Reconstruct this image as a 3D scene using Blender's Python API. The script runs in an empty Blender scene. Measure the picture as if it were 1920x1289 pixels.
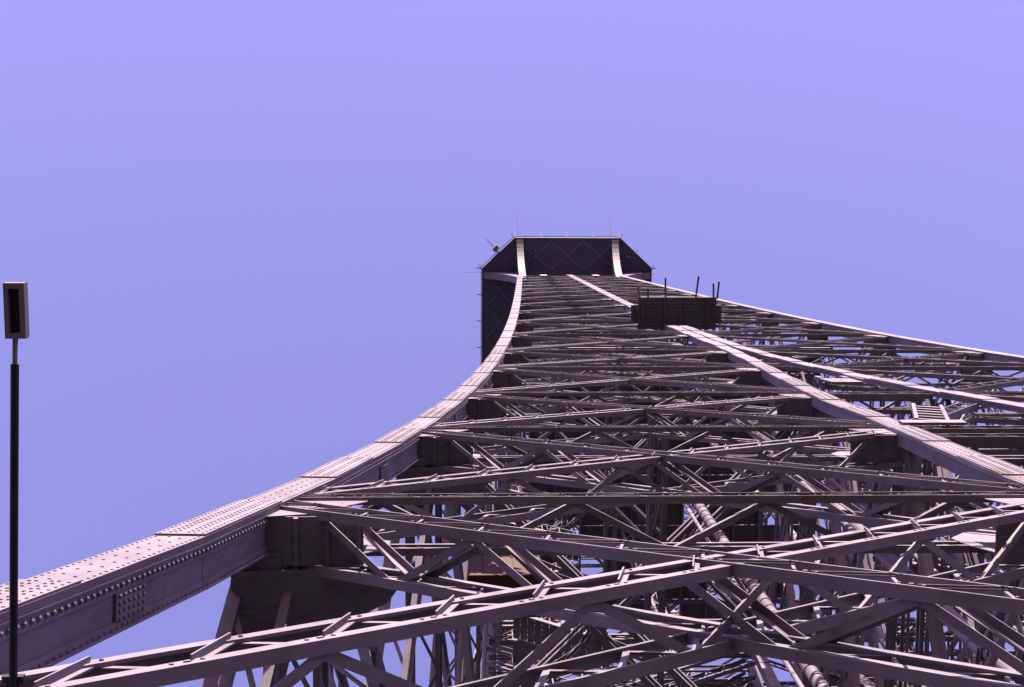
import bpy, math, random
from mathutils import Vector as V, Matrix
R = math.radians
random.seed(7)
C = bpy.context.scene.collection
SC = bpy.context.scene
H0 = 1.6                                   # eye height above the viewing deck (all tower heights below are measured from the eye)

# ------------------------------------------------------------------ camera
cam = bpy.data.cameras.new('camera'); co = bpy.data.objects.new('camera', cam); C.objects.link(co)
cam.sensor_width = 36; cam.lens = 50.0; cam.clip_start = 0.05; cam.clip_end = 20000
r_ = V((0.99927888, -0.00535512, -0.03759042)); d_ = V((0.00022776, 0.99083207, -0.13509903)); f_ = V((0.03796926, 0.13499305, 0.99011879))
co.matrix_world = Matrix(((r_.x, -d_.x, -f_.x, -12.16), (r_.y, -d_.y, -f_.y, -19.157), (r_.z, -d_.z, -f_.z, H0), (0, 0, 0, 1)))
SC.camera = co

# ------------------------------------------------------------------ light
SUN_EL, SUN_AZ = R(31), R(-2)              # azimuth measured from the outward normal of the near face towards the left
sdir = V((-math.sin(SUN_AZ) * math.cos(SUN_EL), -math.cos(SUN_AZ) * math.cos(SUN_EL), math.sin(SUN_EL)))
w = bpy.data.worlds.new('World'); SC.world = w; w.use_nodes = True
nt = w.node_tree; bg = nt.nodes['Background']
sky = nt.nodes.new('ShaderNodeTexSky'); sky.sky_type = 'NISHITA'; sky.sun_disc = False
sky.sun_elevation = SUN_EL; sky.sun_rotation = math.atan2(sdir.x, sdir.y)
sky.air_density = 1.0; sky.dust_density = 0.5; sky.ozone_density = 6.0
mx = nt.nodes.new('ShaderNodeMix'); mx.data_type = 'RGBA'; mx.blend_type = 'MULTIPLY'; mx.inputs[0].default_value = 1
nt.links.new(sky.outputs[0], mx.inputs[6]); mx.inputs[7].default_value = (2.6, 1.285, 1.46, 1)   # lavender cast of the aged slide film
nt.links.new(mx.outputs[2], bg.inputs[0]); bg.inputs[1].default_value = 0.0585
sl = bpy.data.lights.new('sun', 'SUN'); sl.energy = 5.0; sl.angle = R(0.5); sl.color = (1.0, 0.86, 0.69)
so = bpy.data.objects.new('sun', sl); C.objects.link(so); so.rotation_euler = (-sdir).to_track_quat('-Z', 'Y').to_euler()
SC.view_settings.view_transform = 'Standard'; SC.view_settings.look = 'None'
SC.view_settings.gamma = 1; SC.view_settings.exposure = 2.32; SC.view_settings.use_curve_mapping = False
SC.render.engine = 'CYCLES'; SC.cycles.max_bounces = 4; SC.cycles.diffuse_bounces = 1

# ------------------------------------------------------------------ materials
def mat(name, col, rough=0.5, var=0.18, scale=1.5, metal=0.0, bump=0.0, spec=0.12):
    m = bpy.data.materials.new(name); m.use_nodes = True
    n = m.node_tree.nodes; l = m.node_tree.links; b = n['Principled BSDF']
    tc = n.new('ShaderNodeTexCoord'); no = n.new('ShaderNodeTexNoise'); no.inputs['Scale'].default_value = scale; no.inputs['Detail'].default_value = 6
    no.inputs['Roughness'].default_value = 0.65
    l.new(tc.outputs['Object'], no.inputs['Vector'])
    n2 = n.new('ShaderNodeTexNoise'); n2.inputs['Scale'].default_value = scale * 9; n2.inputs['Detail'].default_value = 4
    mp = n.new('ShaderNodeMapping'); mp.inputs['Scale'].default_value = (1, 1, .12); l.new(tc.outputs['Object'], mp.inputs[0]); l.new(mp.outputs[0], n2.inputs['Vector'])
    ad = n.new('ShaderNodeMath'); ad.operation = 'MULTIPLY_ADD'; ad.inputs[1].default_value = 0.45
    l.new(n2.outputs[0], ad.inputs[0]); l.new(no.outputs[0], ad.inputs[2])
    cr = n.new('ShaderNodeValToRGB'); cr.color_ramp.elements[0].position = 0.45; cr.color_ramp.elements[1].position = 1.0
    cr.color_ramp.elements[0].color = [c * (1 - var) for c in col] + [1]; cr.color_ramp.elements[1].color = [min(1, c * (1 + var)) for c in col] + [1]
    l.new(ad.outputs[0], cr.inputs[0]); l.new(cr.outputs[0], b.inputs['Base Color'])
    b.inputs['Roughness'].default_value = rough; b.inputs['Specular IOR Level'].default_value = spec; b.inputs['Metallic'].default_value = metal
    if name == 'iron_paint':                   # sparse rusty wear, and a slightly different tone from one member to the next
        n3 = n.new('ShaderNodeTexNoise'); n3.inputs['Scale'].default_value = 2.3; n3.inputs['Detail'].default_value = 8; l.new(mp.outputs[0], n3.inputs['Vector'])
        r3 = n.new('ShaderNodeValToRGB'); r3.color_ramp.elements[0].position = .58; r3.color_ramp.elements[1].position = .74; l.new(n3.outputs[0], r3.inputs[0])
        m3 = n.new('ShaderNodeMix'); m3.data_type = 'RGBA'; l.new(r3.outputs[0], m3.inputs[0]); l.new(cr.outputs[0], m3.inputs[6]); m3.inputs[7].default_value = (.072, .047, .05, 1)
        oi = n.new('ShaderNodeObjectInfo'); mr = n.new('ShaderNodeMapRange'); mr.inputs[3].default_value = .86; mr.inputs[4].default_value = 1.12; l.new(oi.outputs['Random'], mr.inputs[0])
        hs = n.new('ShaderNodeHueSaturation'); l.new(mr.outputs[0], hs.inputs['Value']); l.new(m3.outputs[2], hs.inputs['Color']); l.new(hs.outputs[0], b.inputs['Base Color'])
    if bump:
        bp = n.new('ShaderNodeBump'); bp.inputs['Strength'].default_value = bump; bp.inputs['Distance'].default_value = 0.02
        l.new(n2.outputs[0], bp.inputs['Height']); l.new(bp.outputs[0], b.inputs['Normal'])
    return m
PAINT = mat('iron_paint', (0.102, 0.085, 0.116), 0.6, 0.32, 0.9, bump=0.06)
SOOT = mat('dark_brown_paint', (0.07, 0.056, 0.08), 0.7, 0.25, 0.8)
DARK_HAZE = mat('dark_haze_paint', (0.082, 0.072, 0.155), 0.7, 0.2, 0.6)  # summit's dark tone, with the blue veil of distance haze mixed into the colour
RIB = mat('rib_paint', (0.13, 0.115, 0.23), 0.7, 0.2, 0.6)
BLACK = mat('black_paint', (0.012, 0.011, 0.014), 0.5, 0.2, 3)
CABIN = mat('russet_paint', (0.04, 0.017, 0.016), 0.55, 0.2, 1.5)
GREY = mat('grey_enamel', (0.13, 0.105, 0.12), 0.45, 0.12, 6)
GLASS = mat('smoked_glass', (0.02, 0.018, 0.025), 0.12, 0.1, 3)
WHITE = mat('pale_paint', (0.17, 0.15, 0.15), 0.5, 0.12, 2)
DECK = mat('deck_plate', (0.022, 0.021, 0.027), 0.8, 0.25, 0.7)
EARTH = mat('city_ground', (0.04, 0.04, 0.036), 0.9, 0.35, 0.02)

# ------------------------------------------------------------------ mesh helpers
class MB:
    def __init__(s): s.v = []; s.f = []
    def prism(s, ring0, ring1, caps=True):
        n = len(ring0); o = len(s.v); s.v += [tuple(p) for p in ring0] + [tuple(p) for p in ring1]
        for i in range(n):
            j = (i + 1) % n; s.f.append((o + i, o + j, o + n + j, o + n + i))
        if caps:
            s.f.append(tuple(o + i for i in range(n - 1, -1, -1))); s.f.append(tuple(o + n + i for i in range(n)))
    def sect(s, p0, p1, a, b, pts):          # extrude a cross-section (in the a,b directions) from p0 to p1
        s.prism([p0 + a * x + b * y for x, y in pts], [p1 + a * x + b * y for x, y in pts])
    def bar(s, p0, p1, a, b, wa, wb):
        s.sect(p0, p1, a, b, [(-wa/2, -wb/2), (wa/2, -wb/2), (wa/2, wb/2), (-wa/2, wb/2)])
    def angle(s, p0, p1, a, b, la, lb, t):   # L section: corner at p, one leg along +a, the other along +b
        s.sect(p0, p1, a, b, [(0, 0), (la, 0), (la, t), (t, t), (t, lb), (0, lb)])
    def plate(s, pts, n, t):
        s.prism([p for p in pts], [p + n * t for p in pts])
    def cyl(s, p0, p1, r0, r1=None, k=12):
        r1 = r0 if r1 is None else r1; z = (p1 - p0).normalized(); a = z.orthogonal().normalized(); b = z.cross(a)
        s.prism([p0 + (a * math.cos(2*math.pi*i/k) + b * math.sin(2*math.pi*i/k)) * r0 for i in range(k)],
                [p1 + (a * math.cos(2*math.pi*i/k) + b * math.sin(2*math.pi*i/k)) * r1 for i in range(k)])
    def rivet(s, p, n, r=0.02, h=0.014):
        a = n.orthogonal().normalized(); b = n.cross(a); o = len(s.v); k = 6
        for rr, hh in ((r, 0), (r * .8, h * .7)):
            for i in range(k):
                t = 2*math.pi*i/k; s.v.append(tuple(p + (a*math.cos(t) + b*math.sin(t)) * rr + n*hh))
        s.v.append(tuple(p + n*h))
        for i in range(k):
            j = (i+1) % k; s.f.append((o+i, o+j, o+k+j, o+k+i)); s.f.append((o+k+i, o+k+j, o+2*k))
    def build(s, name, m, parent=None, kind=None, label=None):
        me = bpy.data.meshes.new(name); me.from_pydata(s.v, [], s.f); me.materials.append(m)
        me.validate(); me.update()
        # consistent outward normals
        import bmesh
        bm = bmesh.new(); bm.from_mesh(me); bmesh.ops.recalc_face_normals(bm, faces=bm.faces); bm.to_mesh(me); bm.free()
        o = bpy.data.objects.new(name, me); C.objects.link(o)
        if parent: o.parent = parent
        if kind: o['kind'] = kind
        if label: o['label'] = label
        return o
def thing(name, label, cat, loc=(0, 0, 0)):
    o = bpy.data.objects.new(name, None); C.objects.link(o); o.location = loc; o['label'] = label; o['category'] = cat
    return o
KIDS = {}
def reg(o):
    if o.parent: KIDS.setdefault(o.parent.name, []).append(o)
    return o
def spin(o, k, tower):                        # copy a part of the tower (with its sub-parts) turned by k quarter turns about the axis
    c = o.copy(); C.objects.link(c); c.rotation_euler.z = math.pi/2 * k
    for ch in KIDS.get(o.name, []):
        d = ch.copy(); C.objects.link(d); d.parent = c
    return c

# ------------------------------------------------------------------ tower profile
PC = (2.86487197, -1.05488898, 0.48923755, -0.18169342)
def wo(h):
    t = h / 100.0; return math.exp(PC[0] + PC[1]*t + PC[2]*t*t + PC[3]*t**3)
GP = [(-12, 8.2), (0, 6.6), (10, 5.2), (20.6, 3.85), (27, 3.0), (31.7, 2.5), (37, 2.2), (41, 1.8), (45, 1.5), (50, 1.05), (54, .75), (62, .34), (85, .30), (200, .30)]
def gi(h):
    for (a, x), (b, y) in zip(GP, GP[1:]):
        if h <= b: return x + (y - x) * (h - a) / (b - a)
NODES = [-6, 6.2, 18.2, 30.0, 40.4, 51.4, 60.8, 71.8, 82.6, 92.7, 101.3, 109.3, 116.4, 123.2, 129.8, 136.0, 142.0, 147.6, 153.0]
FORK = 6
CH = 0.54                                     # chord box width
Z = V((0, 0, 1))
def P(s, h, pl, dep=0.0):                     # point on the near face: s to the right, h up, dep inward
    return V((s, -pl(h) + dep, h + H0))
def inward(pl, h):                            # inward normal of the leaning face
    k = (pl(h + 1) - pl(h - 1)) / 2
    return V((0, 1, k)).normalized()

tower = thing('lattice_tower', 'riveted brown iron lattice tower tapering up to a dark octagonal platform', 'tower')

# ------------------------------------------------------------------ girders
def girder(name, p0, p1, n, W, D, det, pitch_f=1.02, pitch_s=2.6, flip=1, style=0):
    m = (p1 - p0); L = m.length; m.normalize(); q = m.cross(n).normalized(); n = q.cross(m).normalized()
    if q.z < 0: q = -q
    if n.y < 0: n = -n
    sc_ = W/.52; t = 0.026
    # style 0: narrow front legs and deep ledges in front, broad legs behind; style 1: the other way round
    up_ = 1.0 if det == 2 else 1.45
    LG = [(.026*sc_, .115*sc_*up_), (.10*sc_, .11*sc_)] if style == 0 else [(.11*sc_, .10*sc_*up_**.5), (.035*sc_, .115*sc_*up_)]
    def c(s, a, d): return p0 + m*s + q*a + n*d
    def flanges(mb_for):
        for sg in (-1, 1):
            for dd, nn in ((0, n), (D, n)):
                mb = mb_for(sg, dd)
                mb.angle(c(0, sg*W/2, dd), c(L, sg*W/2, dd), -q*sg, nn, LG[dd > .1][0], LG[dd > .1][1], t)
    bars = []
    k = max(2, round(L / pitch_f)); st = L / k
    bw = (0.065 if style == 1 else 0.035) * W/.52; SPL = .62
    for dd, nn in ((t + .004, n), (D + t + .004, n)) if det or style else ():     # zigzag lacing on the front and rear faces
        for i in range(k):
            s0 = i*st; fl = flip
            bars.append(('lacing_bar', c(s0 + .06, -W/2*fl + .06*fl, dd), c(s0 + st*SPL, W/2*fl - .06*fl, dd), -n if dd < .1 else n, bw))
            bars.append(('lacing_bar', c(s0 + st*SPL, W/2*fl - .06*fl, dd), c(s0 + st - .06, -W/2*fl + .06*fl, dd), n, .03))
    k2 = max(2, round(L / (pitch_s if det else 3.2))); s2 = L / k2
    for sg in ((-1, 1) if det == 2 and style == 0 and name[0] == 'd' else (-1,) if det else ()):             # zigzag bars across the depth, under and over
        for i in range(k2):
            s0 = i*s2; a = sg*(W/2 - t - .004)
            bars.append(('side_bar', c(s0 + .05, a, D + .05), c(s0 + s2/2, a, .10), -q*sg, .10 if det == 2 else .08))
            bars.append(('side_bar', c(s0 + s2/2, a, .10), c(s0 + s2 - .05, a, D + .05), -q*sg, .10 if det == 2 else .08))
    def add(mb, b, L_=True):
        _, a0, a1, nn, bw_ = b; mm = (a1 - a0).normalized(); sd = mm.cross(nn).normalized()
        if sd.z > 0: sd = -sd
        if b[0] == 'lacing_bar': mb.angle(a0 - sd*.035, a1 - sd*.035, sd, nn, .06 if style else .03, max(.03, bw_), .014)
        elif L_: mb.angle(a0 - sd*bw_/2, a1 - sd*bw_/2, sd, nn, bw_*.85, bw_ * 1.05, .012)
        else: mb.bar(a0, a1, sd, nn, bw_*.8, .06)
    if det == 2:
        root = bpy.data.objects.new(name, None); C.objects.link(root); root.parent = tower; reg(root)
        def one(sg, dd):
            mb = MB(); todo.append(mb); return mb
        todo = []; flanges(one)
        for mb in todo: reg(mb.build('flange', PAINT, root))
        for b in bars:
            mb = MB(); add(mb, b); reg(mb.build(b[0], PAINT, root))
        rv = MB()
        for b in bars:                                      # rivet heads where the bars meet the flanges
            for e in (b[1], b[2]):
                if b[0] == 'lacing_bar' and (b[1] - p0).dot(n) < .2:
                    for du in (-.05, .05):
                        rv.rivet(e + m*du - n*(t + .004) , -n, .018, .014)
        reg(rv.build('rivets', PAINT, root, kind='stuff'))
        return root
    mb = MB(); flanges(lambda sg, dd: mb)
    for b in bars: add(mb, b, det == 1)
    return reg(mb.build(name, PAINT, tower))

upper = [MB(), MB()]
def W_of(h): return max(.46, .54 - .0010*max(0, h))
def D_of(h): return max(.50, .68 - .0014*max(0, h))
for kind in ('outer', 'inner'):
    pl = wo if kind == 'outer' else gi
    for i in range(len(NODES) - 1):
        h0, h1 = NODES[i], NODES[i+1]; hm = (h0+h1)/2; W = W_of(hm); D = D_of(hm)
        if kind == 'inner' and i >= FORK - 1: break
        n = inward(pl, hm); off = .45*W + .40
        if i < FORK: bays = [(-1, wo, gi), (1, gi, wo)]
        else: bays = [(-1, wo, lambda h: 0.0), (1, lambda h: 0.0, wo)]
        for side, fa, fb in bays:
            ca = (lambda h: -fa(h) + CH*.6) if side < 0 else (lambda h: fa(h) + CH*.4)
            cb = (lambda h: -fb(h) - CH*.4) if side < 0 else (lambda h: fb(h) - CH*.6)
            o0, o1 = h0 + off, h1 - off
            prs = [('diagonal_girder', (ca(o1), o1), (cb(o0), o0), .0), ('diagonal_girder', (ca(o0), o0), (cb(o1), o1), .035), ('horizontal_girder', (ca(h1), h1), (cb(h1), h1), .0)]
            for nm, (s0, a0), (s1, a1), push in prs:
                det = 0
                if kind == 'outer':
                    if i in (1, 2, 3) and side < 0: det = 2
                    elif i == 0 and side < 0: det = 1
                    elif i < 6: det = 1
                if i == 1:
                    if nm[0] == 'd' and push == 0: a1 += 1.3; s1 = cb(a1)
                    elif nm[0] == 'd': a0 -= .5; s0 = ca(a0)
                p0, p1 = P(s0, a0, pl, push + .03), P(s1, a1, pl, push + .03)
                Wx = W if nm[0] == 'd' else W*.88
                if i >= 12:                                  # smallest bracing, too small and too many to pick apart: one part
                    g = None
                    mmb = upper[0]
                    m = (p1-p0).normalized(); q = m.cross(n).normalized()
                    if q.z < 0: q = -q
                    for sg in (-1, 1):
                        for dd in (0, D):
                            mmb.angle(p0 + q*sg*Wx/2 + n*dd, p1 + q*sg*Wx/2 + n*dd, -q*sg, n, .03 if (nm[0] == 'h' or (p1.z - p0.z)*side > 0) == (dd == 0) else .10, .13, .02)
                    L = (p1-p0).length; kk = max(2, round(L/1.1))
                    for dd in (.03, D+.03):
                        for a in range(kk):
                            sg = 1 if a % 2 else -1
                            mmb.bar(p0 + m*(L*a/kk) - q*sg*Wx*.45 + n*dd, p0 + m*(L*(a+1)/kk) + q*sg*Wx*.45 + n*dd, q, n, .09, .03)
                    continue
                st_ = 0 if nm[0] == 'h' else int((p1.z - p0.z)*side < 0)
                g = girder(nm, p0, p1, n, Wx, D, det, flip=1, style=st_)
                for k in (1, 2, 3): spin(g, k, tower)
ub = reg(upper[0].build('upper_bracing', PAINT, tower, kind='stuff'))
for k in (1, 2, 3): spin(ub, k, tower)

# ------------------------------------------------------------------ corner chords (cover plates, webs, edge angles, rivets)
def chord_levels(lo, hi):
    out = []
    for a, b in zip(NODES, NODES[1:]):
        if a >= lo and b <= hi: out.append((a + 2.0, (a+b)/2 + 2.0)); out.append(((a+b)/2 + 2.0, b + 2.0))
    return out
def chord(name, cx, pl, lo, hi, sides, det_to, spins, two_sided, wd=CH, dp=None):
    dp = dp or wd
    """cx(h): s of the chord's left edge. sides: which webs to build. two_sided: the corner chord also has a cover plate on the left face."""
    for (a, b) in chord_levels(lo, hi):
        det = a < det_to
        pa, pb = P(cx(a), a, pl), P(cx(b), b, pl)
        m = (pb - pa).normalized(); x = V((1, 0, 0)); n = V((0, 1, 0))
        n = (n - m*n.dot(m)).normalized(); x = (x - m*x.dot(m)).normalized()
        root = bpy.data.objects.new(name, None); C.objects.link(root); root.parent = tower; reg(root)
        t = .07; L = (pb - pa).length
        mb = MB(); mb.sect(pa, pb, x, n, [(0, 0), (wd, 0), (wd, t), (0, t)]); reg(mb.build('cover_plate', PAINT, root))
        sp = MB(); sL = .5*L                          # splice cover, proud of the plate below it
        sp.sect(pa, pa + m*sL, x, n, [(.005, -.024), (wd - .005, -.024), (wd - .005, -.002), (.005, -.002)]); reg(sp.build('splice_plate', PAINT, root))
        ins = .03
        if two_sided:
            mb = MB(); mb.sect(pa, pb, x, n, [(0, t + .003), (t, t + .003), (t, wd), (0, wd)]); reg(mb.build('cover_plate', PAINT, root))
            for (q0, q1, r0, r1) in (((wd - ins, t + .003), (wd - ins - .02, wd - .06), None, None),):
                mb = MB(); mb.sect(pa, pb, x, n, [(wd - ins - .02, t + .003), (wd - ins, t + .003), (wd - ins, wd), (wd - ins - .02, wd)]); reg(mb.build('web_plate', PAINT, root))
            mb = MB(); mb.sect(pa, pb, x, n, [(t + .003, wd - ins - .02), (wd - ins - .023, wd - ins - .02), (wd - ins - .023, wd - ins), (t + .003, wd - ins)]); reg(mb.build('web_plate', PAINT, root))
        else:
            for q in (ins, wd - ins):
                mb = MB(); mb.sect(pa, pb, x, n, [(q - .011, t + .003), (q + .011, t + .003), (q + .011, dp), (q - .011, dp)]); reg(mb.build('web_plate', PAINT, root))
        xa = wd - ins + .003 + (.011 if not two_sided else 0); wa = wd + .006 - xa
        mb = MB(); mb.angle(pa + x*xa + n*(t + .004), pb + x*xa + n*(t + .004), x, n, wa, .13, .016)
        mb.angle(pa + x*xa + n*dp, pb + x*xa + n*dp, x, -n, .05, .09, .014)
        reg(mb.build('edge_angle', PAINT, root))
        if det:
            rv = MB(); s = .05
            fx = wd - ins + (.0 if two_sided else .011)
            while s < L:
                on_sp = s < sL - .03; dn = -.024 if on_sp else 0
                for e in (.045, wd - .045): rv.rivet(pa + m*s + x*e + n*dn, -n, .017, .012)
                rv.rivet(pa + m*s + x*(xa + .016) + n*(t + .075), x, .028, .032)
                rv.rivet(pa + m*(s + .05) + x*(xa + .014) + n*(dp - .04), x, .018, .014)
                s += .125
            s = .1; k = 0
            while s < L:
                on_sp = s < sL - .03; dn = -.024 if on_sp else 0
                cols = (.14, .20, .33, .39) if on_sp else ((.19,) if k % 2 else (.35,))
                for e in cols: rv.rivet(pa + m*s + x*e + n*dn, -n, .018, .013)
                s += .125 if on_sp else .14; k += 1
            ws = MB(); ws.sect(pa + m*(L*.63 - .06), pa + m*(L*.63 + .62), x, n, [(fx + .002, t + .14), (fx + .03, t + .14), (fx + .03, dp - .095), (fx + .002, dp - .095)]); reg(ws.build('web_splice', PAINT, root))
            for u in range(6):                                          # splice cluster on the web
                for v in range(4 if dp > .5 else 1): rv.rivet(pa + m*(L*.63 + u*.11) + x*(fx + .03) + n*(t + .165 + v*(dp - t - .27)/3), x, .022, .024)
            for s in (.12, .62, .82):
                for v in range(3 if dp > .5 else 1): rv.rivet(pa + m*(L*s) + x*fx + n*(.22 + v*.09), x, .014, .01)
            reg(rv.build('rivets', PAINT, root, kind='stuff'))
        for k in spins: spin(root, k, tower)

chord('corner_chord', lambda h: -wo(h), wo, -6, 153, 0, 62, (1, 2, 3), True)
# inner chords of the two piers on each face: left pier's right chord and right pier's left chord
chord('pier_chord', lambda h: -gi(h) - CH*.5, wo, -6, 82.6, 0, 52, (1, 2, 3), False, CH, .31)
chord('pier_chord', lambda h: gi(h) - CH*.5, wo, -6, 82.6, 0, 0, (1, 2, 3), False, CH, .17)
chord('inner_chord', lambda h: -gi(h) - CH*.5, gi, -6, 51.4, 0, 0, (1, 2, 3), False, .36)
chord('centre_chord', lambda h: -.33, wo, 82.6, 153, 0, 0, (1, 2, 3), False, .66)

# ------------------------------------------------------------------ gussets and diaphragms at the nodes
for i, h in enumerate(NODES):
    if i == 0 or i > 13: continue
    n = inward(wo, h); D = D_of(h); sc = W_of(h)*1.75
    def gus(s_edge, sg, pl, nm, depth, ext, up, dn):
        a = [(s_edge(h - dn), h - dn), (s_edge(h - dn) + sg*ext*.55, h - dn + .25*sc), (s_edge(h) + sg*ext, h - .35*sc), (s_edge(h) + sg*ext, h + .35*sc), (s_edge(h + up) + sg*ext*.5, h + up - .2*sc), (s_edge(h + up), h + up)]
        mb = MB(); mb.plate([P(s, hh, pl, depth) for s, hh in a], n, .014)
        g = reg(mb.build(nm, PAINT, tower))
        for k in (1, 2, 3): spin(g, k, tower)
    e = 1.15*sc
    gus(lambda q: -wo(q) + CH, 1, wo, 'gusset_plate', .072, e*.8, .35*sc, 2.0*sc)
    gus(lambda q: -wo(q) + CH, 1, wo, 'gusset_plate', D + .035, e*1.05, 1.0*sc, 1.8*sc)
    gus(lambda q: wo(q) - CH, -1, wo, 'gusset_plate', .072, e*.8, .35*sc, 2.0*sc)
    gus(lambda q: wo(q) - CH, -1, wo, 'gusset_plate', D + .035, e*1.05, 1.0*sc, 1.8*sc)
    gc = gi if i <= FORK else (lambda q: 0.05)
    if i < 12 and i <= FORK:
        for hb in (h - 1.8*sc,):
            a = -gc(hb) - CH*.5
            mb = MB(); mb.plate([P(a, hb, wo, .09), P(a - e*.95, hb, wo, .09), P(a - e*.95, hb, wo, D + .03), P(a, hb, wo, D + .03)], Z, .015)
            g = reg(mb.build('gusset_floor', PAINT, tower))
            for k in (1, 2, 3): spin(g, k, tower)
    if i < 12:
        gus(lambda q: -gc(q) - CH*.5, -1, wo, 'gusset_plate', .072, e*.8, .3*sc, 1.8*sc)
        gus(lambda q: -gc(q) - CH*.5, -1, wo, 'gusset_plate', D + .035, e, 1.7*sc, 2.0*sc)
    for sg in (-1, 1):
        mb = MB(); hb = h - 1.9*sc - (.035 if sg > 0 else 0); a = wo(hb) - CH + .02
        mb.plate([P(sg*a, hb, wo, .09), P(sg*(a - e*1.08), hb, wo, .09), P(sg*(a - e*1.08), hb, wo, D + .03), P(sg*a, hb, wo, D + .03)], Z, .015)
        for f_ in (.3, .62, .95): mb.bar(P(sg*(a - e*1.08*f_), hb - .03, wo, .10), P(sg*(a - e*1.08*f_), hb - .03, wo, D + .02), V((1, 0, 0)), Z, .05, .06)
        g = reg(mb.build('gusset_floor', PAINT, tower))
        for k in (1, 2, 3): spin(g, k, tower)
    # horizontal corner diaphragm
    x0 = -wo(h); k_ = 2.3*sc
    mb = MB(); zz = h + H0 - 1.9*sc - .09; x0 = -wo(h - 1.9*sc); k_ = sc/.94
    pts = [V((x0 + a*k_, x0 + b*k_, zz)) for a, b in ((.15, .74), (2.3, .74), (2.0, 1.15), (1.3, 1.5), (.95, 1.45), (.15, 1.3))]
    mb.plate(pts, Z, .02); g = reg(mb.build('corner_diaphragm', PAINT, tower))
    for k in (1, 2, 3): spin(g, k, tower)

# ------------------------------------------------------------------ floor bracing between the faces, at each node
def simple(mb, p0, p1, W, D, kk=1.4):
    m = (p1 - p0); L = m.length; m.normalize(); n = V((0, 0, 1)); n = (n - m*n.dot(m)).normalized(); q = m.cross(n)
    for a in (-W/2, W/2):
        for d in (0, D): mb.bar(p0 + q*a + n*d, p1 + q*a + n*d, q, n, .13, .13)
    N = max(2, round(L/kk))
    for a in range(N):
        sg = 1 if a % 2 else -1
        for d in (0, D): mb.bar(p0 + m*(L*a/N) + q*sg*W/2 + n*d, p0 + m*(L*(a+1)/N) - q*sg*W/2 + n*d, q, n, .08, .03)
        for a_ in (-W/2, W/2): mb.bar(p0 + m*(L*a/N) + q*a_ + n*(D if sg > 0 else 0), p0 + m*(L*(a+1)/N) + q*a_ + n*(0 if sg > 0 else D), q, n, .03, .08)
for i, h in enumerate(NODES[1:14], 1):
    zz = h + H0 - .3; W_, G_ = wo(h) - .7, gi(h)
    if i in (1, 3, 5):
        for (a, b) in (((-W_, -W_), (-G_, -G_)), ((-W_, -G_ - .3), (W_, -G_ - .3))):
            mb = MB(); simple(mb, V((*a, zz)), V((*b, zz)), .55, .5); g = reg(mb.build('floor_girder', PAINT, tower))
            for k in ((1, 2, 3) if a[0] != -G_ and b[0] != W_ else (2,)): spin(g, k, tower)
    if i in (4, 6):
        for (a, b) in (((-W_, -G_), (-G_, -W_)), ((-W_*.55, -W_), (-W_*.55, -G_))):
            mb = MB(); simple(mb, V((*a, zz)), V((*b, zz)), .42, .4, 1.9); g = reg(mb.build('floor_girder', PAINT, tower))
            for k in (1, 2, 3): spin(g, k, tower)
    elif i > FORK:
        if i % 2: continue
        for (a, b) in (((-W_, 0), (0, -W_)),):
            mb = MB(); simple(mb, V((*a, zz)), V((*b, zz)), .5, .4); g = reg(mb.build('floor_girder', PAINT, tower))
            for k in (1, 2, 3): spin(g, k, tower)

# link girders between the two piers of each face, below the fork
for i in range(1, FORK + 1):
    h = NODES[i]
    for hh in (h, h - 1.9):
        g0 = gi(hh) - .3
        if g0 < 1.2 or hh < h and i > 3: continue
        g = girder('link_girder', P(-g0, hh, wo, .06), P(g0, hh, wo, .06), inward(wo, hh), .7, .45, 1)
        for k in (1, 2, 3): spin(g, k, tower)
    if i > 1:
        for sg in (1,):
            a, b = NODES[i-1] + .8, h - 2.6
            if gi(b) < 1.2: continue
            g = girder('link_girder', P(-sg*(gi(a) - .3), a, wo, .10 + .02*sg), P(sg*(gi(b) - .3), b, wo, .10 + .02*sg), inward(wo, (a+b)/2), .5, .35, 1)
            for k in (1, 2, 3): spin(g, k, tower)

# ------------------------------------------------------------------ core: lift guide masts, pipes, stairs
def mast(x, y, h0, h1, a=.55):
    mb = MB(); X, Y = V((1, 0, 0)), V((0, 1, 0)); b = V((x, y, H0 + h0)); t = V((x, y, H0 + h1))
    for sx in (-1, 1):
        for sy in (-1, 1):
            mb.angle(b + X*sx*a/2 + Y*sy*a/2, t + X*sx*a/2 + Y*sy*a/2, -X*sx, -Y*sy, .12, .12, .02)
    N = int((h1 - h0)/1.3)
    for i in range(N):
        s = 1 if i % 2 else -1; z0, z1 = Z*(i*(h1-h0)/N), Z*((i+1)*(h1-h0)/N)
        for sg in (-1, 1):
            mb.bar(b + z0 + X*s*a/2 + Y*sg*a/2, b + z1 - X*s*a/2 + Y*sg*a/2, X, Y, .07, .025)
            mb.bar(b + z0 + Y*s*a/2 + X*sg*a/2, b + z1 - Y*s*a/2 + X*sg*a/2, Y, X, .07, .025)
    reg(mb.build('guide_mast', PAINT, tower))
for x, y in ((2.6, 2.6), (-2.6, 2.6)): mast(x, y, -2, 150)
def pipe(x, y, h0, h1, r, band, m=PAINT):
    mb = MB(); b = V((x, y, H0 + h0)); t = V((x, y, H0 + h1)); mb.cyl(b, t, r, k=16); o = reg(mb.build('vertical_pipe', m, tower))
    mb = MB(); z = h0 + .3
    while z < h1:
        mb.cyl(V((x, y, H0 + z)), V((x, y, H0 + z + .07)), r*1.13, k=16); z += band
    reg(mb.build('pipe_bands', SOOT, o, kind='stuff'))
pipe(-2.95, -10.57, -2, 44, .125, 2.1); pipe(-2.2, -10.45, -2, 44, .065, 1.7); pipe(-3.45, -10.85, -2, 44, .06, 1.9)
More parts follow.
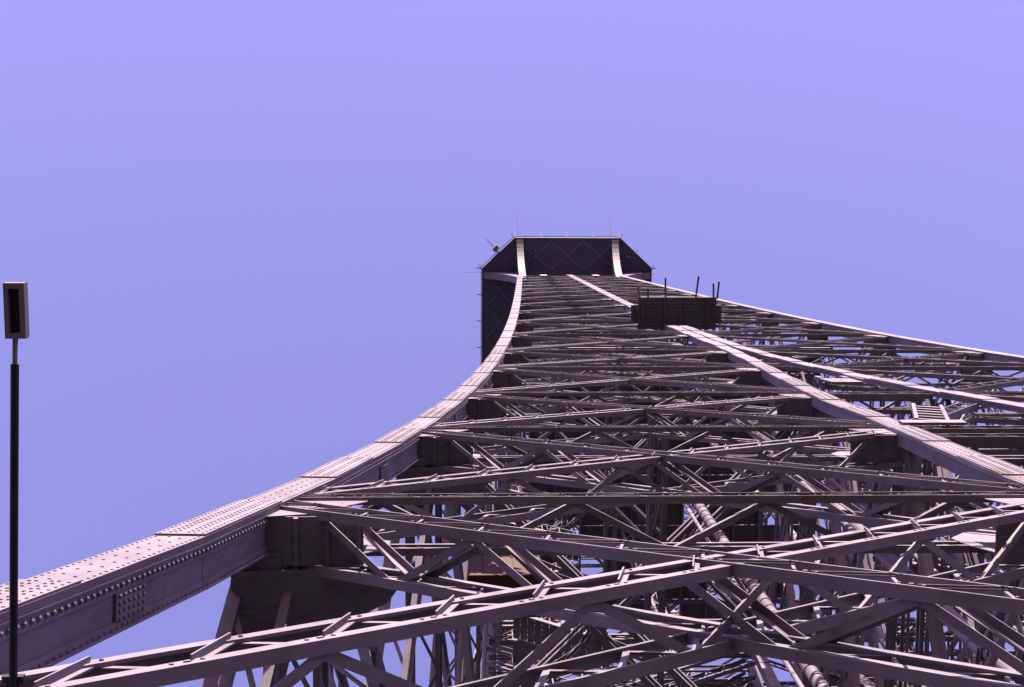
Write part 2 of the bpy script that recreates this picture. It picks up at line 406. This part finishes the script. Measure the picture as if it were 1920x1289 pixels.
pipe(-5.44, -9.34, -2, 40, .135, .45); pipe(-5.75, -9.25, -2, 40, .05, 1.1); pipe(1.0, -4.2, -2, 100, .16, 2.4)
def stair(x, y, h0, h1, run, wd):
    z = h0; k = 0
    while z < h1:
        root = bpy.data.objects.new('stair_flight', None); C.objects.link(root); root.parent = tower
        s = 1 if k % 2 else -1; rise = 2.8; n_ = 13; yy = y + (wd + .15)*(k % 2)
        a = V((x - s*run/2, yy, H0 + z)); b = V((x + s*run/2, yy, H0 + z + rise)); dd = (b-a)/n_
        for e in (0, wd):
            mb = MB(); mb.bar(a + V((0, e, 0)), b + V((0, e, 0)), V((0, 1, 0)), Z, .04, .24); mb.build('stringer', PAINT, root)
            mb = MB(); mb.bar(a + V((0, e, 1)), b + V((0, e, 1)), V((0, 1, 0)), Z, .04, .05)
            for i in range(0, n_ + 1, 3): mb.bar(a + dd*i + V((0, e, 0)), a + dd*i + V((0, e, 1)), V((0, 1, 0)), V((1, 0, 0)), .035, .035)
            mb.build('handrail', PAINT, root)
        mb = MB()
        for i in range(n_):
            c = a + dd*(i + .5); mb.bar(c + V((0, .02, 0)), c + V((0, wd - .02, 0)), V((1, 0, 0)), Z, .22, .03)
        mb.build('treads', PAINT, root, kind='stuff')
        z += rise; k += 1
stair(-9.0, -4.6, 24, 58, 2.8, .8)
stair(4.8, -6.2, 10, 60, 3.0, .8)

# maintenance cabin, russet sheet panels, between floor girders of the left pier
cb = bpy.data.objects.new('lift_machine_cabin', None); C.objects.link(cb); cb.parent = tower
cx0, cy0, cz0 = -10.9, -7.6, 36.0 + H0
mb = MB(); mb.bar(V((cx0, cy0, cz0)), V((cx0, cy0, cz0 + 2.4)), V((1, 0, 0)), V((0, 1, 0)), 1.9, 1.0); mb.build('cabin_body', CABIN, cb)
for k in range(5):
    mb = MB(); x = cx0 - .8 + k*.4
    mb.bar(V((x, cy0 - .52, cz0)), V((x, cy0 - .52, cz0 + 2.4)), V((1, 0, 0)), V((0, 1, 0)), .34, .03); mb.build('cladding_panel', CABIN, cb)
mb = MB(); mb.bar(V((cx0 - 1.0, cy0, cz0 - .06)), V((cx0 + 1.0, cy0, cz0 - .06)), V((0, 1, 0)), Z, 1.15, .1); mb.build('cabin_floor', CABIN, cb)

jb = MB(); f0 = lambda s_, h_, o: P(s_, h_, wo, -o)
jb.bar(f0(-.42, 41.9, .12), f0(-.42, 43.4, .12), V((1, 0, 0)), V((0, 1, 0)), .95, .07); o = jb.build('junction_box', PAINT, tower)
for sx in (-.40, .40):
    mb = MB(); mb.bar(f0(-.42 + sx, 43.42, .12), f0(-.42 + sx, 44.1, .12), V((1, 0, 0)), V((0, 1, 0)), .16, .12); mb.build('box_bracket', PAINT, o)
mb = MB(); mb.bar(f0(.1, 42.0, .2), f0(.1, 44.2, .2), V((1, 0, 0)), V((0, 1, 0)), .06, .06); mb.build('box_conduit', PAINT, o)
ld = bpy.data.objects.new('service_ladder', None); C.objects.link(ld); ld.parent = tower
la, lb = f0(-1.45, 30.2, .02), f0(-.1, 34.6, .02)
for e in (0, .62):
    mb = MB(); mb.bar(la + V((-e, 0, e*.4)), lb + V((-e, 0, e*.4)), V((1, 0, 0)), V((0, 1, 0)), .09, .12); mb.build('rail', PAINT, ld)
for k in range(6):
    t_ = (k + .5)/6; mb = MB(); p_ = la + (lb - la)*t_; mb.bar(p_ + V((-.62, .02, .25)), p_ + V((0, .02, 0)), V((0, 1, 0)), V((0, 0, 1)), .08, .10); mb.build('rung', PAINT, ld)
mb = MB(); mb.bar(f0(-2.6, 29.9, .05), f0(-1.2, 29.9, .05), V((0, 1, 0)), Z, .06, .30); mb.build('landing_beam', PAINT, ld)

# ------------------------------------------------------------------ intermediate platform hung on the near face
ip = bpy.data.objects.new('intermediate_platform', None); C.objects.link(ip); ip.parent = tower
zi = 79 + H0
mb = MB(); mb.bar(V((.17, -10.1, zi)), V((.17, -10.1, zi + .45)), V((1, 0, 0)), V((0, 1, 0)), 4.35, 1.8); mb.build('platform_box', SOOT, ip)
mb = MB(); mb.bar(V((.12, -10.05, zi + .12)), V((.12, -10.05, zi + .34)), V((1, 0, 0)), V((0, 1, 0)), 5.1, 1.0); mb.build('side_ledge', SOOT, ip)
for k in range(9):
    y = -9.32 - k*.2; e = random.uniform(-.06, .06); dz = random.uniform(-.02, .02)
    mb = MB(); mb.bar(V((.12 - 2.2 + e, y, zi - .03 + dz)), V((.12 + 2.2 + e, y, zi - .03 + dz)), V((0, 1, 0)), Z, .185, .04); mb.build('plank', SOOT, ip)
for x in (-1.9, -.7, .5, 1.7):
    mb = MB(); mb.bar(V((.12 + x, -11.02, zi - .10)), V((.12 + x, -9.2, zi - .10)), V((1, 0, 0)), Z, .10, .12); mb.build('floor_bearer', SOOT, ip)
for x, l, tx in ((-2.05, .55, -.15), (-1.6, .35, 0), (-.62, .95, 0), (1.08, 1.05, .18), (2.1, .65, .0), (2.3, .75, .12)):
    mb = MB(); mb.cyl(V((.12 + x, -10.9, zi + .2)), V((.12 + x + tx, -11.1 - l, zi + .35)), .055, k=8); mb.build('outrigger_pole', SOOT, ip)

# the floor of the intermediate level inside the tower, plated on joists, with openings for the lift shafts and stairs
fl_ = bpy.data.objects.new('interior_floor', None); C.objects.link(fl_); fl_.parent = tower
FH, NP = 8.1, 11; stp = 2*FH/NP; zf = zi + .35
for a in range(NP):
    for b in range(NP):
        x, y = -FH + stp*(a + .5), -FH + stp*(b + .5)
        if (a, b) in ((1, 7), (1, 8), (2, 8), (6, 6), (7, 9), (3, 10), (9, 10), (10, 9), (10, 10), (5, 10), (10, 3), (9, 6)): continue
        mb = MB(); dz = random.uniform(-.015, .015)
        mb.bar(V((x - stp/2 + .02, y, zf + dz)), V((x + stp/2 - .02, y, zf + dz)), V((0, 1, 0)), Z, stp - .04, .03); mb.build('floor_plate', SOOT, fl_)
for a in range(NP + 1):
    x = -FH + stp*a
    mb = MB(); mb.bar(V((x, -FH, zf - .16)), V((x, FH, zf - .16)), V((1, 0, 0)), Z, .11, .26); mb.build('joist', PAINT, fl_)
for b in range(0, NP + 1, 2):
    y = -FH + stp*b
    mb = MB(); mb.bar(V((-FH - .9, y, zf - .46)), V((FH + .9, y, zf - .46)), V((0, 1, 0)), Z, .16, .32); mb.build('main_beam', PAINT, fl_)

# ------------------------------------------------------------------ top platform
tp = bpy.data.objects.new('summit_platform', None); C.objects.link(tp); tp.parent = tower
zt = 158 + H0; B, Cc = 9.42, 5.85
octp = [(-Cc, -B), (Cc, -B), (B, -Cc - .2), (B, Cc), (Cc, B), (-Cc, B), (-B, Cc), (-B, -Cc - .2)]
mb = MB(); mb.plate([V((x, y, zt)) for x, y in octp], Z, .25); mb.build('soffit', DARK_HAZE, tp)
mb = MB()
mb.prism([V((x*.96, y*.96, zt + .25)) for x, y in octp], [V((x*.96, y*.96, zt + 3.2)) for x, y in octp]); mb.build('gallery_wall', PAINT, tp)
for (x, y), (x2, y2) in zip(octp, octp[1:] + octp[:1]):
    a, b = V((x, y, zt - .05)), V((x2, y2, zt - .05)); m = (b-a).normalized(); q = m.cross(Z)
    mb = MB(); mb.bar(a + Z*.25, b + Z*.25, q, Z, .14, .62); mb.build('fascia', PAINT, tp)
    mb = MB(); mb.bar(a + q*.12 + Z*1.6, b + q*.12 + Z*1.6, q, Z, .08, .1); mb.build('handrail', WHITE, tp)
    N = 4 if (b-a).length > 8 else 2
    for i in range(N + 1):
        p = a + (b-a)*(i/N)
        mb = MB(); mb.bar(p + q*.05 + Z*.2, p + q*.62 + Z*.9, m, Z, .12, .12); mb.build('rail_post', DARK_HAZE, tp)
wt = wo(150)
for k in range(4):
    M = Matrix.Rotation(math.pi/2*k, 4, 'Z')
    for xa, xb in ((-5.4, -1.8), (-1.8, 1.8), (1.8, 5.4)):
        for s in (0, 1):
            mb = MB(); a = M @ V((xa, -B + .35 if s else -wt - .1, zt - .04)); b = M @ V((xb, -wt - .1 if s else -B + .35, zt - .04)); m = (b-a).normalized()
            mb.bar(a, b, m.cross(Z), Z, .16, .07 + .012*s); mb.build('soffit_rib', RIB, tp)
    for sx in (-1, 1):                                      # curved brackets from the corner chords to the platform edge
        N = 14; bw = .74; web = MB(); fl = MB(); prof = []
        for j in range(N + 1):
            t = j/N; ang = t*R(68)
            out = 5.50 + (1 - math.cos(ang))/(1 - math.cos(R(68)))*3.8; hh = 149.8 + math.sin(ang)/math.sin(R(68))*7.9
            prof.append((out, hh + H0))
        xs = [sx*(5.50 - .37 + .05*max(0, 1)) + (sx*.12*(j/N)) for j in range(N + 1)]
        for j in range(N):
            (o0, z0), (o1, z1) = prof[j], prof[j+1]; x0, x1 = xs[j], xs[j+1]
            tn = V((0, -(o1-o0), z1-z0)).normalized(); nn = V((0, tn.z, -tn.y)); nn = nn if nn.y > 0 else -nn
            pa, pb = V((x0, -o0, z0)), V((x1, -o1, z1)); X = V((1, 0, 0))
            fl.prism([M @ (pa + X*e + nn*d) for e, d in ((-bw/2, 0), (bw/2, 0), (bw/2, .04), (-bw/2, .04))], [M @ (pb + X*e + nn*d) for e, d in ((-bw/2, 0), (bw/2, 0), (bw/2, .04), (-bw/2, .04))], caps=(j in (0, N-1)))
            for e in (-bw/2 + .05, bw/2 - .05):
                web.prism([M @ V((x0 + e - .01, -o0 + .05, z0 + .03)), M @ V((x1 + e - .01, -o1 + .05, z1 + .03)), M @ V((x1 + e - .01, -5.2, z1 + .3)), M @ V((x0 + e - .01, -5.2, z0 + .3))],
                          [M @ V((x0 + e + .01, -o0 + .05, z0 + .03)), M @ V((x1 + e + .01, -o1 + .05, z1 + .03)), M @ V((x1 + e + .01, -5.2, z1 + .3)), M @ V((x0 + e + .01, -5.2, z0 + .3))])
        o = fl.build('curved_bracket', PAINT, tp); 
        web.build('bracket_web', DARK_HAZE, tp)
    for x in (-3.0, 2.6):
        mb = MB(); mb.plate([M @ V((x + e, -wo(hh) - .06, hh + H0)) for e, hh in ((-.35, 150.2), (.35, 150.2), (.35, 153.0), (-.35, 153.0))], M @ V((0, -1, 0)), .03); mb.build('tie_plate', WHITE, tp)
def whip(p0, p1, r=.035, m=WHITE):
    mb = MB(); mb.cyl(V(p0), V(p1), r, r*.4, k=6); mb.build('whip_antenna', m, tp)
whip((-5.45, -9.7, zt + 1.5), (-5.5, -11.9, zt + 3.2)); whip((5.0, -9.7, zt + 1.5), (4.95, -11.9, zt + 3.2))
whip((-7.8, -7.9, zt + .5), (-9.1, -9.4, zt + 1.2), .07, DARK_HAZE); whip((-9.5, -5.6, zt + .6), (-11.5, -5.5, zt + .9), .03, DARK_HAZE); whip((9.5, -5.5, zt + .6), (11.4, -5.5, zt + .9), .03)
mb = MB(); mb.bar(V((-8.2, -8.0, zt + .4)), V((-7.7, -8.5, zt + .4)), V((.7, .7, 0)), Z, .5, .7); mb.build('equipment_box', WHITE, tp)
mb = MB(); mb.cyl(V((-3.6, -6.2, zt - .3)), V((-3.6, -8.0, zt - .3)), .05, k=6); mb.build('soffit_conduit', GREY, tp)
mb = MB(); mb.bar(V((-3.6, -7.9, zt - .35)), V((-3.6, -8.2, zt - .35)), V((1, 0, 0)), Z, .18, .2); mb.build('soffit_lamp', WHITE, tp)
mb = MB(); mb.bar(V((6.6, -7.4, zt - .3)), V((7.05, -7.4, zt - .3)), V((0, 1, 0)), Z, .2, .2); mb.build('soffit_lamp', WHITE, tp)

# ------------------------------------------------------------------ floodlight on its arm
kf = .776; fz = 8.5*kf + H0
fl = thing('floodlight', 'small grey floodlight with dark glass on a long black pole beside the tower', 'floodlight', (-12.16 - 2.64*kf, -19.157 + 3.257*kf, fz)); fl.scale = (kf, kf, kf)
X, Y = V((1, 0, 0)), V((0, 1, 0))
def fp(x, out, z=0): return V((x, 15.9 - out, z))
mb = MB(); mb.cyl(fp(-.103, 15.70), fp(-.003, 17.875), .025, k=16); mb.build('pole', BLACK, fl)
mb = MB(); mb.bar(fp(-.105, 15.4, .02), fp(-.095, 15.92, .02), X, Z, .075, .05); mb.bar(fp(-.10, 15.88, .04), fp(-.10, 15.93, .02), X, Z, .13, .05); mb.bar(fp(-.10, 15.45, -.3), fp(-.10, 15.45, .02), X, Y, .1, .1); mb.build('clamp', BLACK, fl)
mb = MB(); mb.cyl(fp(-.003, 17.87), fp(.005, 18.04), .015, k=12); mb.plate([fp(.022, 18.04), fp(.012, 17.93), fp(.004, 17.93), fp(.004, 18.04)], Z, .01); mb.build('neck', GREY, fl)
mb = MB(); x0, x1, y0, y1 = -.045, .078, 18.03, 18.362
mb.bar(fp((x0+x1)/2, y0 + .004, .045), fp((x0+x1)/2, y1 - .004, .045), X, Z, x1 - x0 - .008, .026); mb.build('housing', GREY, fl)
for a, b in (((x0, y0), (x0 + .028, y1)), ((x1 - .032, y0), (x1, y1))):
    mb = MB(); mb.bar(fp((a[0]+b[0])/2, y0), fp((a[0]+b[0])/2, y1), X, Z, b[0]-a[0], .06); mb.build('rim', GREY, fl)
for a in (y0, y1 - .034):
    mb = MB(); mb.bar(fp((x0+x1)/2 - .002, a), fp((x0+x1)/2 - .002, a + .034), X, Z, x1 - x0 - .062, .064); mb.build('rim', GREY, fl)
mb = MB(); mb.bar(fp((x0+x1)/2 - .002, y0 + .036, .025), fp((x0+x1)/2 - .002, y1 - .036, .025), X, Z, x1 - x0 - .064, .012); mb.build('glass', GLASS, fl)

# ------------------------------------------------------------------ deck and ground below the camera
mb = MB()
mb.plate([V((-20.5, -20.5, -.3)), V((20.5, -20.5, -.3)), V((20.5, 20.5, -.3)), V((-20.5, 20.5, -.3))], Z, .3); o = mb.build('viewing_deck', DECK); o['kind'] = 'structure'
mb = MB(); mb.v = [(-6000, -6000, -115), (6000, -6000, -115), (6000, 6000, -115), (-6000, 6000, -115)]; mb.f = [(0, 1, 2, 3)]
o = mb.build('ground', EARTH); o['kind'] = 'structure'
